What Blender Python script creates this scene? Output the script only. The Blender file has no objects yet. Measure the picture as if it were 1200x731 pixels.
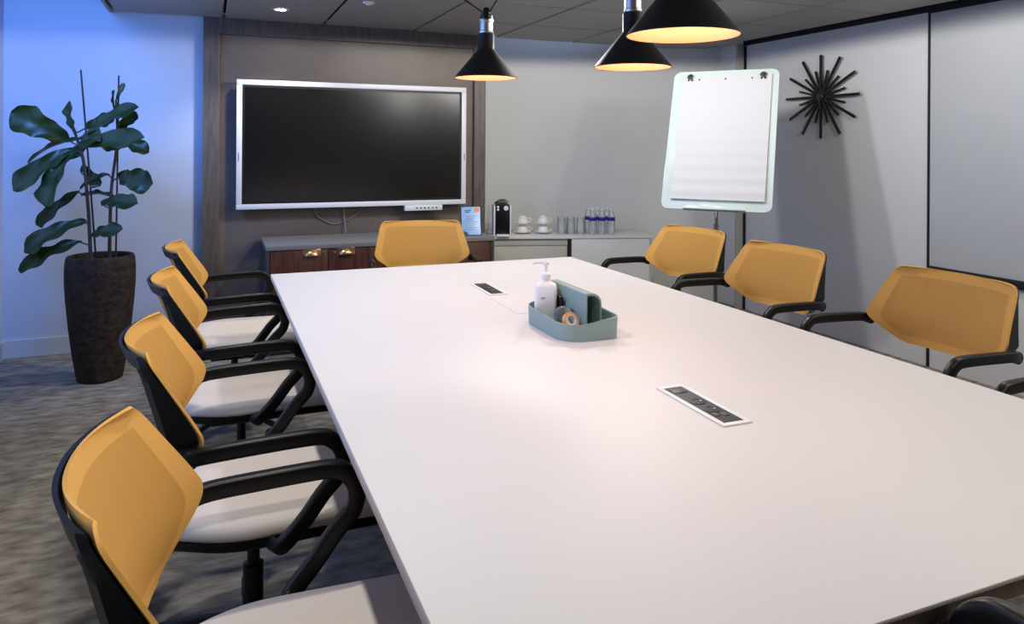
import bpy, bmesh, math, random
from mathutils import Vector, Matrix
random.seed(7)
PI = math.pi
scene = bpy.context.scene
COL = scene.collection

# ------------------------------------------------------------------ helpers
def link(o, parent=None):
    COL.objects.link(o)
    if parent is not None:
        o.parent = parent
    return o

def finish(name, bm, mat, parent=None, smooth=True, angle=35, loc=None, rotz=None):
    me = bpy.data.meshes.new(name)
    bmesh.ops.recalc_face_normals(bm, faces=bm.faces)
    bm.to_mesh(me); bm.free()
    mats = mat if isinstance(mat, (list, tuple)) else [mat]
    for m in mats:
        me.materials.append(m)
    if smooth:
        for p in me.polygons: p.use_smooth = True
        me.set_sharp_from_angle(angle=math.radians(angle))
    o = bpy.data.objects.new(name, me)
    if loc is not None: o.location = loc
    if rotz is not None: o.rotation_euler = (0, 0, rotz)
    return link(o, parent)

def tag(o, label=None, cat=None, group=None, kind=None):
    if label: o['label'] = label
    if cat: o['category'] = cat
    if group: o['group'] = group
    if kind: o['kind'] = kind
    return o

def empty(name, loc=(0, 0, 0), rotz=0, label=None, cat=None, group=None):
    o = bpy.data.objects.new(name, None)
    o.empty_display_size = .05
    o.location = loc; o.rotation_euler = (0, 0, rotz)
    link(o)
    return tag(o, label, cat, group)

def struct(o):
    o['kind'] = 'structure'
    return o

def copy_tree(o, parent=None):
    c = o.copy(); COL.objects.link(c); c.parent = parent
    for ch in list(o.children):
        copy_tree(ch, c)
    return c

def box(bm, x0, x1, y0, y1, z0, z1, bev=0, mat=0, rot=None, seg=2):
    r = bmesh.ops.create_cube(bm, size=1)
    vs = r['verts']
    for v in vs:
        v.co = Vector(((x0 + x1) / 2 + v.co.x * (x1 - x0), (y0 + y1) / 2 + v.co.y * (y1 - y0), (z0 + z1) / 2 + v.co.z * (z1 - z0)))
    fs = set(f for v in vs for f in v.link_faces)
    for f in fs: f.material_index = mat
    if bev > 0:
        es = list(set(e for v in vs for e in v.link_edges))
        rr = bmesh.ops.bevel(bm, geom=es, offset=bev, segments=seg, profile=.5, affect='EDGES')
        vs = list(set(v for f in rr['faces'] for v in f.verts) | set(v for v in vs if v.is_valid))
        for f in rr['faces']: f.material_index = mat
    if rot is not None:
        bmesh.ops.transform(bm, matrix=rot, verts=[v for v in vs if v.is_valid])
    return vs

def lathe(bm, prof, n=32, c=(0, 0, 0), mat=0, cap0=True, cap1=True, sx=1, sy=1):
    rings = []
    for r, z in prof:
        rings.append([bm.verts.new((c[0] + sx * r * math.cos(2 * PI * i / n), c[1] + sy * r * math.sin(2 * PI * i / n), c[2] + z)) for i in range(n)])
    for a, b in zip(rings, rings[1:]):
        for i in range(n):
            f = bm.faces.new((a[i], a[(i + 1) % n], b[(i + 1) % n], b[i])); f.material_index = mat
    if cap0 and prof[0][0] > 1e-6:
        f = bm.faces.new(rings[0][::-1]); f.material_index = mat
    if cap1 and prof[-1][0] > 1e-6:
        f = bm.faces.new(rings[-1]); f.material_index = mat
    return [v for r in rings for v in r]

def catmull(pts, n=8):
    P = [Vector(p) for p in pts]
    P = [P[0] * 2 - P[1]] + P + [P[-1] * 2 - P[-2]]
    out = []
    for i in range(1, len(P) - 2):
        p0, p1, p2, p3 = P[i - 1:i + 3]
        for k in range(n):
            t = k / n
            out.append(.5 * ((2 * p1) + (p2 - p0) * t + (2 * p0 - 5 * p1 + 4 * p2 - p3) * t * t + (3 * p1 - p0 - 3 * p2 + p3) * t ** 3))
    out.append(P[-2].copy())
    return out

def sweep(bm, pts, rad, n=10, shape=None, up=(0, 0, 1), mat=0, cap=True):
    """sweep a circle (or a 2-D shape) along pts; rad is a number or a function of t"""
    pts = [Vector(p) for p in pts]
    up = Vector(up)
    rings = []
    N = len(pts)
    prev = None
    for i, p in enumerate(pts):
        d = (pts[min(i + 1, N - 1)] - pts[max(i - 1, 0)]).normalized()
        if prev is None:
            s = d.cross(up)
            if s.length < 1e-4: s = d.cross(Vector((1, 0, 0)))
            s.normalize()
        else:
            s = prev - d * prev.dot(d)
            if s.length < 1e-5: s = d.cross(up)
            s.normalize()
        prev = s
        u = s.cross(d).normalized()
        r = rad(i / (N - 1)) if callable(rad) else rad
        if shape is None:
            ring = [bm.verts.new(p + s * (r * math.cos(2 * PI * k / n)) + u * (r * math.sin(2 * PI * k / n))) for k in range(n)]
        else:
            ring = [bm.verts.new(p + s * (a * r) + u * (b * r)) for a, b in shape]
        rings.append(ring)
    m = len(rings[0])
    for a, b in zip(rings, rings[1:]):
        for k in range(m):
            f = bm.faces.new((a[k], a[(k + 1) % m], b[(k + 1) % m], b[k])); f.material_index = mat
    if cap:
        f = bm.faces.new(rings[0][::-1]); f.material_index = mat
        f = bm.faces.new(rings[-1]); f.material_index = mat

def rrect(w, h, r, n=4):
    out = []
    for cx, cy, a0 in ((w / 2 - r, h / 2 - r, 0), (-w / 2 + r, h / 2 - r, PI / 2), (-w / 2 + r, -h / 2 + r, PI), (w / 2 - r, -h / 2 + r, 1.5 * PI)):
        for k in range(n + 1):
            a = a0 + PI / 2 * k / n
            out.append((cx + r * math.cos(a), cy + r * math.sin(a)))
    return out

def prism(bm, poly, z0, z1, M=None, mat=0, bev=0):
    """extrude a 2-D polygon from z0 to z1, then apply M"""
    a = [bm.verts.new((x, y, z0)) for x, y in poly]
    b = [bm.verts.new((x, y, z1)) for x, y in poly]
    fs = [bm.faces.new(a[::-1]), bm.faces.new(b)]
    n = len(poly)
    for i in range(n):
        fs.append(bm.faces.new((a[i], a[(i + 1) % n], b[(i + 1) % n], b[i])))
    for f in fs: f.material_index = mat
    vs = a + b
    if bev > 0:
        es = list(set(fs[0].edges) | set(fs[1].edges))
        rr = bmesh.ops.bevel(bm, geom=es, offset=bev, segments=2, profile=.5, affect='EDGES')
        for f in rr['faces']: f.material_index = mat
        vs = list(set(v for v in vs if v.is_valid) | set(v for f in rr['faces'] for v in f.verts))
    if M is not None:
        bmesh.ops.transform(bm, matrix=M, verts=vs)
    return vs

def B():
    return bmesh.new()

# ------------------------------------------------------------------ materials
def srgb(r, g, b):
    f = lambda c: (c / 255 / 12.92) if c / 255 <= .04045 else ((c / 255 + .055) / 1.055) ** 2.4
    return (f(r), f(g), f(b), 1)

def mat(name, col, rough=.5, metal=0, spec=.5, noise=None, bump=None, trans=0, ior=1.45, emit=None, alpha_mix=0, coat=0, translucent=0):
    """noise = (scale, other colour, stretch xyz, detail); bump = (scale, strength, stretch)"""
    m = bpy.data.materials.new(name); m.use_nodes = True
    nt = m.node_tree; ns = nt.nodes; p = ns['Principled BSDF']; p.inputs['Coat Roughness'].default_value = min(.25, rough); out = ns['Material Output']
    if len(col) == 3: col = (*col, 1)
    p.inputs['Base Color'].default_value = col
    p.inputs['Roughness'].default_value = rough
    p.inputs['Metallic'].default_value = metal
    p.inputs['Specular IOR Level'].default_value = spec
    p.inputs['IOR'].default_value = ior
    p.inputs['Transmission Weight'].default_value = trans
    p.inputs['Coat Weight'].default_value = coat
    if emit:
        p.inputs['Emission Color'].default_value = (*emit[0][:3], 1)
        p.inputs['Emission Strength'].default_value = emit[1]
    tc = ns.new('ShaderNodeTexCoord')
    def noise_node(scale, stretch, detail=4):
        mp = ns.new('ShaderNodeMapping'); mp.inputs['Scale'].default_value = stretch
        nt.links.new(tc.outputs['Object'], mp.inputs['Vector'])
        n = ns.new('ShaderNodeTexNoise'); n.inputs['Scale'].default_value = scale; n.inputs['Detail'].default_value = detail
        nt.links.new(mp.outputs['Vector'], n.inputs['Vector'])
        return n
    if noise:
        sc, c2, st = noise[0], noise[1], noise[2] if len(noise) > 2 else (1, 1, 1)
        n = noise_node(sc, st, noise[3] if len(noise) > 3 else 5)
        rp = ns.new('ShaderNodeValToRGB')
        rp.color_ramp.elements[0].position = .32; rp.color_ramp.elements[1].position = .68
        rp.color_ramp.elements[0].color = col
        rp.color_ramp.elements[1].color = c2 if len(c2) == 4 else (*c2, 1)
        nt.links.new(n.outputs['Fac'], rp.inputs['Fac'])
        nt.links.new(rp.outputs['Color'], p.inputs['Base Color'])
    if bump:
        n = noise_node(bump[0], bump[2] if len(bump) > 2 else (1, 1, 1), 3)
        b = ns.new('ShaderNodeBump'); b.inputs['Strength'].default_value = bump[1]; b.inputs['Distance'].default_value = .01
        nt.links.new(n.outputs['Fac'], b.inputs['Height'])
        nt.links.new(b.outputs['Normal'], p.inputs['Normal'])
    last = p.outputs['BSDF']
    if translucent:
        t = ns.new('ShaderNodeBsdfTranslucent'); t.inputs['Color'].default_value = col
        mx = ns.new('ShaderNodeMixShader'); mx.inputs['Fac'].default_value = translucent
        nt.links.new(last, mx.inputs[1]); nt.links.new(t.outputs[0], mx.inputs[2]); last = mx.outputs[0]
    if alpha_mix:
        t = ns.new('ShaderNodeBsdfTransparent')
        mx = ns.new('ShaderNodeMixShader'); mx.inputs['Fac'].default_value = alpha_mix
        nt.links.new(last, mx.inputs[1]); nt.links.new(t.outputs[0], mx.inputs[2]); last = mx.outputs[0]
    nt.links.new(last, out.inputs['Surface'])
    return m

def thin_glass(name, tint=(.95, .98, .98), refl=.12, rough=.02, body=0):
    """clear thin pane: see-through with a fresnel sheen and an optional milky body"""
    m = bpy.data.materials.new(name); m.use_nodes = True
    nt = m.node_tree; ns = nt.nodes; ns.remove(ns['Principled BSDF']); out = ns['Material Output']
    t = ns.new('ShaderNodeBsdfTransparent'); t.inputs['Color'].default_value = (*tint, 1)
    g = ns.new('ShaderNodeBsdfGlossy'); g.inputs['Roughness'].default_value = rough
    lw = ns.new('ShaderNodeLayerWeight'); lw.inputs['Blend'].default_value = refl * 2.2
    mx = ns.new('ShaderNodeMixShader')
    nt.links.new(lw.outputs['Fresnel'], mx.inputs['Fac'])
    nt.links.new(t.outputs[0], mx.inputs[1]); nt.links.new(g.outputs[0], mx.inputs[2])
    last = mx.outputs[0]
    if body:
        d = ns.new('ShaderNodeBsdfDiffuse'); d.inputs['Color'].default_value = (*tint, 1)
        m2 = ns.new('ShaderNodeMixShader'); m2.inputs['Fac'].default_value = body
        nt.links.new(last, m2.inputs[1]); nt.links.new(d.outputs[0], m2.inputs[2]); last = m2.outputs[0]
    nt.links.new(last, out.inputs['Surface'])
    return m

def wood_mat(name, c1, c2, rough=.4, stretch=(14, 14, 1.2)):
    return mat(name, c1, rough=rough, noise=(3.0, c2, stretch, 6), bump=(8, .04, stretch))

WALL = mat('wall_paint', srgb(214, 214, 210), rough=.85, spec=.2, bump=(90, .03))
WALLB = mat('wall_paint_daylight_tint', srgb(186, 198, 220), rough=.85, spec=.2, bump=(90, .03))  # blue of the daylight is put into this wall colour
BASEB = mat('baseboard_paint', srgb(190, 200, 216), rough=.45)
PARTITION = mat('partition_laminate', srgb(205, 205, 206), rough=.42, spec=.35, bump=(60, .01))
BEIGE = mat('beige_jamb', srgb(178, 172, 160), rough=.6)
CEIL = mat('ceiling_metal_pan', srgb(150, 147, 142), rough=.5, metal=0.0, spec=.4, noise=(260, srgb(138, 135, 131), (1, 1, 1), 2))
DARK = mat('dark_gap', srgb(22, 21, 22), rough=.7)
BLACK_STRIP = mat('black_joint', srgb(16, 16, 18), rough=.5)
FEATURE = mat('feature_panel_taupe', srgb(104, 94, 87), rough=.45, spec=.35, noise=(2.4, srgb(120, 109, 101), (1, 1, 1.3), 6), bump=(30, .03))
FEATFRAME = mat('feature_frame_taupe', srgb(106, 96, 89), rough=.38, spec=.5, noise=(9, srgb(82, 75, 71), (6, 6, .6), 5))
CARPET = mat('carpet_loop', srgb(112, 106, 98), rough=.95, spec=.1, noise=(13, srgb(168, 161, 151), (.8, 1.8, 1), 10), bump=(220, .5, (1, 1.6, 1)))
TABLE = mat('white_laminate_top', srgb(214, 212, 211), rough=.5, spec=.3)
TABLE_EDGE = mat('white_edge_band', srgb(218, 217, 217), rough=.45)
WALNUT_T = wood_mat('dark_table_wood', srgb(66, 50, 44), srgb(48, 36, 33), .45)
WALNUT = wood_mat('walnut_veneer', srgb(92, 52, 40), srgb(58, 32, 27), .38)
GREYTOP = mat('grey_worktop', srgb(128, 128, 126), rough=.4, noise=(40, srgb(118, 118, 117)))
GREYDARK = mat('dark_grey_laminate', srgb(62, 62, 66), rough=.5)
WHITE_LAM = mat('white_cabinet_laminate', srgb(218, 218, 214), rough=.42)
WHITE_REC = mat('light_grey_cabinet_panel', srgb(186, 184, 176), rough=.5)
BRASS = mat('aged_brass', srgb(196, 168, 132), rough=.3, metal=1)
STEEL = mat('chrome_steel', srgb(205, 205, 208), rough=.16, metal=1)
ALU = mat('brushed_aluminium', srgb(205, 203, 200), rough=.3, metal=1, bump=(60, .05, (1, 1, 12)))
MESHE = mat('yellow_mesh_border', srgb(208, 158, 82), rough=.75, spec=.25, bump=(520, .15))
MESH = mat('yellow_mesh_fabric', srgb(208, 158, 82), rough=.75, spec=.25, bump=(520, .15), alpha_mix=.12, translucent=.15)
BLACKP = mat('black_nylon', srgb(13, 13, 14), rough=.36, spec=.35, bump=(300, .03))
BLACKS = mat('black_satin', srgb(18, 18, 20), rough=.3, spec=.5)
SEATF = mat('cream_seat_fabric', srgb(214, 205, 196), rough=.85, spec=.2, bump=(420, .1))
RUBBER = mat('dark_rubber', srgb(30, 30, 32), rough=.7)
TVFRAME = mat('white_bezel', srgb(222, 223, 226), rough=.35)
TVSCREEN = mat('matte_glass_screen', srgb(20, 19, 20), rough=.19, spec=.6)
TVBLACK = mat('black_bezel', srgb(9, 9, 10), rough=.45)
CABLE = mat('grey_cable', srgb(140, 138, 136), rough=.5)
SHADE = mat('black_lamp_shade', srgb(26, 25, 24), rough=.5, spec=.4)
LINING = mat('pale_copper_lining', srgb(240, 188, 152), rough=.45, spec=.4)
BULB = mat('glowing_bulb', (1, .9, .75), emit=((1, .52, .30), 6))
LED = mat('led_diffuser', (1, 1, 1), emit=((1, .97, .93), 26))
OFFW = mat('white_plastic', srgb(228, 228, 228), rough=.4)
BOARD = mat('pale_green_glass_board', srgb(206, 220, 216), rough=.12, spec=.5, coat=.3)
PAPER = mat('paper_sheet', srgb(204, 204, 206), rough=.7, spec=.2, bump=(2.2, .10, (.15, .15, 9)))
SHEET = mat('thin_white_sheet', srgb(213, 210, 209), rough=.5, spec=.3)
TEAL = mat('sage_teal_plastic', srgb(136, 158, 157), rough=.5)
PUMP = mat('white_bottle_plastic', srgb(240, 240, 242), rough=.35)
GREYINK = mat('grey_ink', srgb(120, 124, 130), rough=.6)
PEACH = mat('peach_tape', srgb(232, 170, 120), rough=.5)
CLEARP = thin_glass('clear_plastic', (.96, .97, .97), .10, .06, .10)
GLASS = thin_glass('drinking_glass', (.97, .98, .98), .10, .03, .20)
WATERP = thin_glass('bottle_plastic', (.95, .975, .99), .10, .08, .22)
PANE = thin_glass('window_pane', (.97, .98, 1), .1, .01)
BLUE = mat('royal_blue_label', srgb(36, 40, 150), rough=.45)
CHINA = mat('white_china', srgb(232, 230, 226), rough=.25)
CARDBLUE = mat('blue_print', srgb(110, 160, 214), rough=.15, spec=.6, coat=.4, noise=(12, srgb(138, 182, 226)))
ORANGE = mat('orange_print', srgb(226, 140, 96), rough=.25)
NAVY = mat('navy_print', srgb(38, 58, 104), rough=.4)
GREEN = mat('green_print', srgb(20, 78, 62), rough=.4)
POT = mat('rugged_brown_pot', srgb(66, 55, 48), rough=.9, spec=.25, noise=(26, srgb(40, 33, 30), (1, 1, 1.4), 8), bump=(70, .8))
SOIL = mat('dark_soil', srgb(54, 38, 30), rough=1, bump=(60, .8))
LEAF = mat('fig_leaf_green', srgb(42, 60, 22), rough=.36, spec=.4, noise=(14, srgb(28, 44, 16)), bump=(36, .12))
STEM = mat('fig_bark', srgb(58, 46, 40), rough=.85, bump=(60, .4))
STAKE = mat('dark_stake', srgb(44, 36, 32), rough=.7)
CLOCKB = mat('black_lacquered_wood', srgb(20, 17, 18), rough=.32)
CLOCKR = mat('dark_mahogany_hub', srgb(44, 18, 18), rough=.35)
WBOARD = mat('glossy_whiteboard', srgb(178, 181, 184), rough=.06, spec=.5)
SOCK = mat('socket_black', srgb(26, 23, 22), rough=.4)
SOCKG = mat('socket_dark_grey', srgb(70, 66, 64), rough=.45)

# ------------------------------------------------------------------ camera
H = 1.35
F, Y0, YAW, ROLL = 858.0, 170.5, .390, .006
fw = Vector((math.sin(YAW), math.cos(YAW), 0)); rt = Vector((math.cos(YAW), -math.sin(YAW), 0)); up = rt.cross(fw)
r2 = rt * math.cos(ROLL) + up * math.sin(ROLL); u2 = up * math.cos(ROLL) - rt * math.sin(ROLL)
cd = bpy.data.cameras.new('camera'); cam = bpy.data.objects.new('camera', cd); COL.objects.link(cam)
cam.matrix_world = Matrix(((r2.x, u2.x, -fw.x, 0), (r2.y, u2.y, -fw.y, 0), (r2.z, u2.z, -fw.z, H), (0, 0, 0, 1)))
cd.sensor_width = 36; cd.sensor_fit = 'HORIZONTAL'; cd.lens = F / 1200 * 36
cd.shift_y = -(365.5 - Y0) / 1200
cd.clip_start = .03
scene.camera = cam

# ------------------------------------------------------------------ the room
ZC = 2.205           # underside of the ceiling tiles
XL, XR, YB, YN = -1.2, 4.11, 5.43, -1.6
P0, ND = Vector((2.252, 5.843, 0)), Vector((.316, .949, 0)).normalized()     # the angled wall behind the white cabinet
AL = Vector((ND.y, -ND.x, 0))

bm = B(); box(bm, XL - .1, 4.45, YN - .1, 6.15, -.1, 0)
struct(finish('floor', bm, CARPET, smooth=False))
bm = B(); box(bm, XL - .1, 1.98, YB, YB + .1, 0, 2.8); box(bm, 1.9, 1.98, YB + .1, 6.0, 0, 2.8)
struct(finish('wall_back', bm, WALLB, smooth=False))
bm = B()
rot = Matrix.Translation(P0) @ Matrix.Rotation(math.atan2(AL.y, AL.x), 4, 'Z')
box(bm, -.36, 2.2, 0, .1, 0, 2.8, rot=rot)
struct(finish('wall_back_angled', bm, WALL, smooth=False))
bm = B(); box(bm, XR, XR + .1, YN, 4.905, 0, 2.19); box(bm, XR + .03, XR + .1, YN, 4.905, 2.19, 2.8)
struct(finish('wall_right', bm, PARTITION, smooth=False))
bm = B(); box(bm, 4.035, XR, 4.905, 4.93, 0, ZC - .002)
struct(finish('trim_1', bm, BEIGE, smooth=False))
bm = B(); box(bm, XR, XR + .1, 4.9055, 5.4, 0, 2.8)
struct(finish('wall_corner', bm, WALL, smooth=False))
bm = B(); box(bm, XR - .012, XR, 4.884, 4.9045, 0, 2.185)
struct(finish('trim_2', bm, BLACK_STRIP, smooth=False))
bm = B(); box(bm, XR - .006, XR, 3.199, 3.217, 0, 2.20)
struct(finish('trim_3', bm, BLACK_STRIP, smooth=False))
bm = B(); box(bm, XL, XR, YN - .1, YN, 0, 2.8)
struct(finish('wall_front', bm, mat('dark_wall_paint', srgb(58, 54, 52), rough=.8), smooth=False))
bm = B(); box(bm, XR - .02, XR + .029, YN, 4.904, 2.1905, ZC + .034)
struct(finish('trim_5', bm, BLACK_STRIP, smooth=False))
# left wall with an added, unseen window for the blue daylight
WY0, WY1, WZ0, WZ1 = 1.3, 4.9, .85, 2.55
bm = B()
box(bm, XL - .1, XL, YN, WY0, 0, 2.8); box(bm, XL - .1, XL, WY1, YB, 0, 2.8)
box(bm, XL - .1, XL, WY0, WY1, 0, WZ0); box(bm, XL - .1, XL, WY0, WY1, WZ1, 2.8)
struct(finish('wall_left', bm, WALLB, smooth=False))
bm = B()
for y in (WY0, (WY0 + WY1) / 2 - .025, WY1 - .05): box(bm, XL - .08, XL - .03, y, y + .05, WZ0, WZ1)
box(bm, XL - .079, XL - .031, WY0, WY1, WZ0, WZ0 + .05); box(bm, XL - .079, XL - .031, WY0, WY1, WZ1 - .05, WZ1)
box(bm, XL - .06, XL - .054, WY0 + .05, WY1 - .05, WZ0 + .05, WZ1 - .05, mat=1)
struct(finish('added_window_1', bm, [OFFW, PANE], smooth=False))
# feature wall: recessed panel in a frame
bm = B(); box(bm, -.05, 1.98, 5.402, YB - .001, 0, ZC + .03)
struct(finish('wall_feature', bm, FEATURE, smooth=False))
bm = B()
box(bm, -.052, .048, 5.365, 5.402, 0, ZC + .03, .002); box(bm, 1.888, 1.982, 5.365, 5.402, 0, ZC + .03, .002)
box(bm, .0485, 1.8875, 5.366, 5.402, 2.10, ZC + .03, .002)
struct(finish('trim_4', bm, FEATFRAME, smooth=False))
bm = B()
box(bm, XL, -.055, YB - .016, YB, 0, .115, .003)
struct(finish('baseboard_back', bm, BASEB, smooth=False))
bm = B(); box(bm, XL, XL + .016, YN, YB - .017, 0, .115, .003)
struct(finish('baseboard_left', bm, BASEB, smooth=False))

# ceiling: metal pans with open joints, dark void above, higher bay along the window
bm = B()
XE = [-.589 + .666 * k for k in range(8)]
YE = [-1.24 + .666 * k - .666 for k in range(12)]
for i in range(7):
    for j in range(11):
        x0, x1 = XE[i] + .008, min(XE[i + 1] - .008, 3.985)
        y0, y1 = YE[j] + .003, YE[j + 1] - .003
        if x1 - x0 < .05 or y0 > 6: continue
        y0 = max(y0, YN); 
        if y1 - y0 < .05: continue
        if x1 < 2.0: y1 = min(y1, 5.352)
        if y1 - y0 < .02: continue
        box(bm, x0, x1, y0, y1, ZC, ZC + .02, .008, seg=1)
geom = bm.verts[:] + bm.edges[:] + bm.faces[:]
bmesh.ops.bisect_plane(bm, geom=geom, plane_co=P0 - ND * .004, plane_no=ND, clear_outer=True)
g = [v for v in bm.verts if v.co.x > 1.5 and v.co.y > 5.6]
box(bm, XL, -.62, YN, YB, 2.78, 2.8, mat=0)
box(bm, -.60, 4.13, YN, 5.362, ZC + .035, ZC + .06, mat=1)
box(bm, 1.985, 3.98, 5.365, 5.5, ZC + .035, ZC + .06, mat=1)
box(bm, -.62, -.6, YN, YB, ZC, 2.78, mat=0)
struct(finish('ceiling', bm, [CEIL, DARK], smooth=False))

# ------------------------------------------------------------------ lamps in the ceiling
def downlight(x, y, label):
    t = empty('ceiling_downlight', (x, y, ZC), 0, label, 'ceiling light')
    bm = B(); lathe(bm, [(.034, -.001), (.034, -.003), (.043, -.005), (.05, -.003), (.05, -.0005)], 32, cap0=False, cap1=False)
    finish('trim_ring', bm, OFFW, t)
    bm = B(); lathe(bm, [(.034, -.0008), (.034, -.0022), (0.0, -.0022)], 32, cap1=False)
    finish('diffuser', bm, LED, t)
    return t
downlight(.404, 4.86, 'lit round downlight in the ceiling above the wall screen')
t = empty('ceiling_sensor', (.87, 4.39, ZC), 0, 'small pale unlit round sensor in the ceiling by the top edge of the photo', 'sensor')
bm = B(); lathe(bm, [(.036, -.0005), (.036, -.006), (.03, -.010)], 28); finish('housing', bm, OFFW, t)
bm = B(); lathe(bm, [(.018, -.0099), (.014, -.017), (.004, -.021), (0, -.021)], 20, cap0=False); finish('lens', bm, OFFW, t)

def add_light(name, kind, loc, energy, color, rot=None, **kw):
    ld = bpy.data.lights.new(name, kind); ld.energy = energy; ld.color = color
    for k, v in kw.items(): setattr(ld, k, v)
    o = bpy.data.objects.new(name, ld); o.location = loc
    if rot is not None: o.rotation_euler = rot
    COL.objects.link(o)
    return o
WHITEL = (1, .968, .925)
DL = 36
for (x, y, e, sp, bl, so) in ((.404, 4.86, .8, 124, .6, .035), (.12, 3.3, .65, 100, .8, .035), (.12, 2.1, 1.0, 122, .7, .035), (.12, .9, .85, 122, .7, .035), (3.3, 2.6, .32, 179, .02, .08), (2.9, 1.5, .5, 179, .02, .08), (3.4, .7, .7, 179, .02, .08), (2.7, -.3, .8, 179, .02, .08), (2.15, 3.35, .95, 178, .03, .05), (1.45, 3.7, 1.25, 178, .03, .05), (1.74, .5, .4, 150, .4, .04)):
    add_light('downlight_and_fill', 'SPOT', (x, y, ZC - .015 - so), DL * e, WHITEL, (0, 0, 0), spot_size=math.radians(sp), spot_blend=bl, shadow_soft_size=so)  # several spots are unseen fill, added to brighten the right and angled walls
# blue daylight: an added lamp inside the bay and one outside the window
d_ = Vector((.28, 1.75, -.75))
add_light('bay_blue_fill', 'AREA', (-.95, 3.55, 2.3), 14, (.13, .34, 1.0), d_.to_track_quat('-Z', 'Y').to_euler(), shape='RECTANGLE', size=.5, size_y=.7, spread=math.radians(110))
add_light('window_daylight', 'AREA', (XL - .14, (WY0 + WY1) / 2, (WZ0 + WZ1) / 2), 32, (.18, .40, 1.0), (0, -PI / 2, 0), shape='RECTANGLE', size=WZ1 - WZ0, size_y=WY1 - WY0)
w = bpy.data.worlds.new('world'); scene.world = w; w.use_nodes = True
w.node_tree.nodes['Background'].inputs['Color'].default_value = (.42, .58, 1, 1)
w.node_tree.nodes['Background'].inputs['Strength'].default_value = .6

# ------------------------------------------------------------------ pendant lamps
def pendant(x, y, z, rz, label):
    t = empty('pendant_lamp', (x, y, z), rz, label, 'pendant lamp', 'pendant lamps over the meeting table')
    bm = B()
    lathe(bm, [(.1285, .0015), (.130, 0), (.1308, .003), (.0365, .118), (.0345, .122), (.0345, .183), (.0315, .186), (.0315, .150), (.0335, .120), (.1285, .0015)], 64, cap0=False, cap1=False)
    finish('shade', bm, SHADE, t)
    bm = B()
    lathe(bm, [(.1280, .0012), (.0322, .1185), (.0312, .149), (0, .149)], 64, cap0=False, cap1=False)
    finish('shade_lining', bm, LINING, t)
    bm = B()
    lathe(bm, [(.028, .186), (.030, .190), (.030, .196), (.0275, .199), (.0275, .232), (.031, .236), (.031, .243), (.026, .246)], 40)
    finish('socket_collar', bm, ALU, t)
    bm = B()
    lathe(bm, [(.026, .246), (.026, .262), (.015, .272), (.013, .290), (.009, .295)], 28)
    finish('cap', bm, BLACKS, t)
    bm = B()
    lathe(bm, [(0, .052), (.014, .055), (.023, .066), (.025, .078), (.020, .094), (.014, .106), (.013, .1495)], 24, cap0=False)
    finish('bulb', bm, BULB, t)
    zz = ZC - z - .001
    for k, (dx, dy) in enumerate(((-.46, .0), (.20, .0))):
        bm = B()
        sweep(bm, [(math.copysign(.011, dx), 0, .272), (dx * .5, dy, .272 + (zz - .272) * .5), (dx, dy, zz)], .0032, 8)
        finish('suspension_wire', bm, BLACKS, t)
    add_light('pendant_glow', 'POINT', (x, y, z + .040), 2.0, (1, .52, .32), shadow_soft_size=.03)
    return t
pendant(1.06, 2.87, 1.63, -.39, 'farthest and smallest of the three black cone lamps, in front of the wall screen')
pendant(1.32, 2.14, 1.616, -.39, 'middle black cone lamp, partly covered by the nearest lamp')
pendant(1.01, 1.42, 1.606, -.39, 'nearest and largest black cone lamp, cut off by the top of the photo')

# ------------------------------------------------------------------ meeting table
TX0, TX1, TY0, TY1, TZ = .262, 1.835, .69, 3.605, .74
t = empty('meeting_table', ((TX0 + TX1) / 2, (TY0 + TY1) / 2, 0), 0, 'long white meeting table with dark wooden legs in the middle of the room', 'table')
ox, oy = t.location.x, t.location.y
def T(bm, x0, x1, y0, y1, z0, z1, bev=0): box(bm, x0 - ox, x1 - ox, y0 - oy, y1 - oy, z0, z1, bev)
bm = B(); T(bm, TX0, TX1, TY0, TY1, TZ - .026, TZ, .0025)
finish('tabletop', bm, TABLE, t)
bm = B(); T(bm, TX0, TX1, TY0 - .003, TY0 - .0002, TZ - .0255, TZ - .003, .0005)
finish('edge_band', bm, WALNUT_T, t)['label'] = 'dark brown end edge'
bm = B()
T(bm, .52, TX1 - .26, TY0 + .30, TY0 + .328, TZ - .10, TZ - .026, .002); T(bm, .52, TX1 - .26, TY1 - .198, TY1 - .17, TZ - .10, TZ - .026, .002)
T(bm, .52, .55, TY0 + .328, TY1 - .198, TZ - .10, TZ - .026); T(bm, TX1 - .29, TX1 - .26, TY0 + .328, TY1 - .198, TZ - .10, TZ - .026)
finish('apron', bm, WALNUT_T, t)
for (x, y) in ((.56, TY0 + .34), (TX1 - .38, TY0 + .34), (.56, TY1 - .29), (TX1 - .38, TY1 - .29), (.56, 2.10), (TX1 - .38, 2.10)):
    bm = B(); T(bm, x, x + .08, y, y + .08, 0, TZ - .026, .004)
    finish('leg', bm, WALNUT_T, t)

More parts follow.
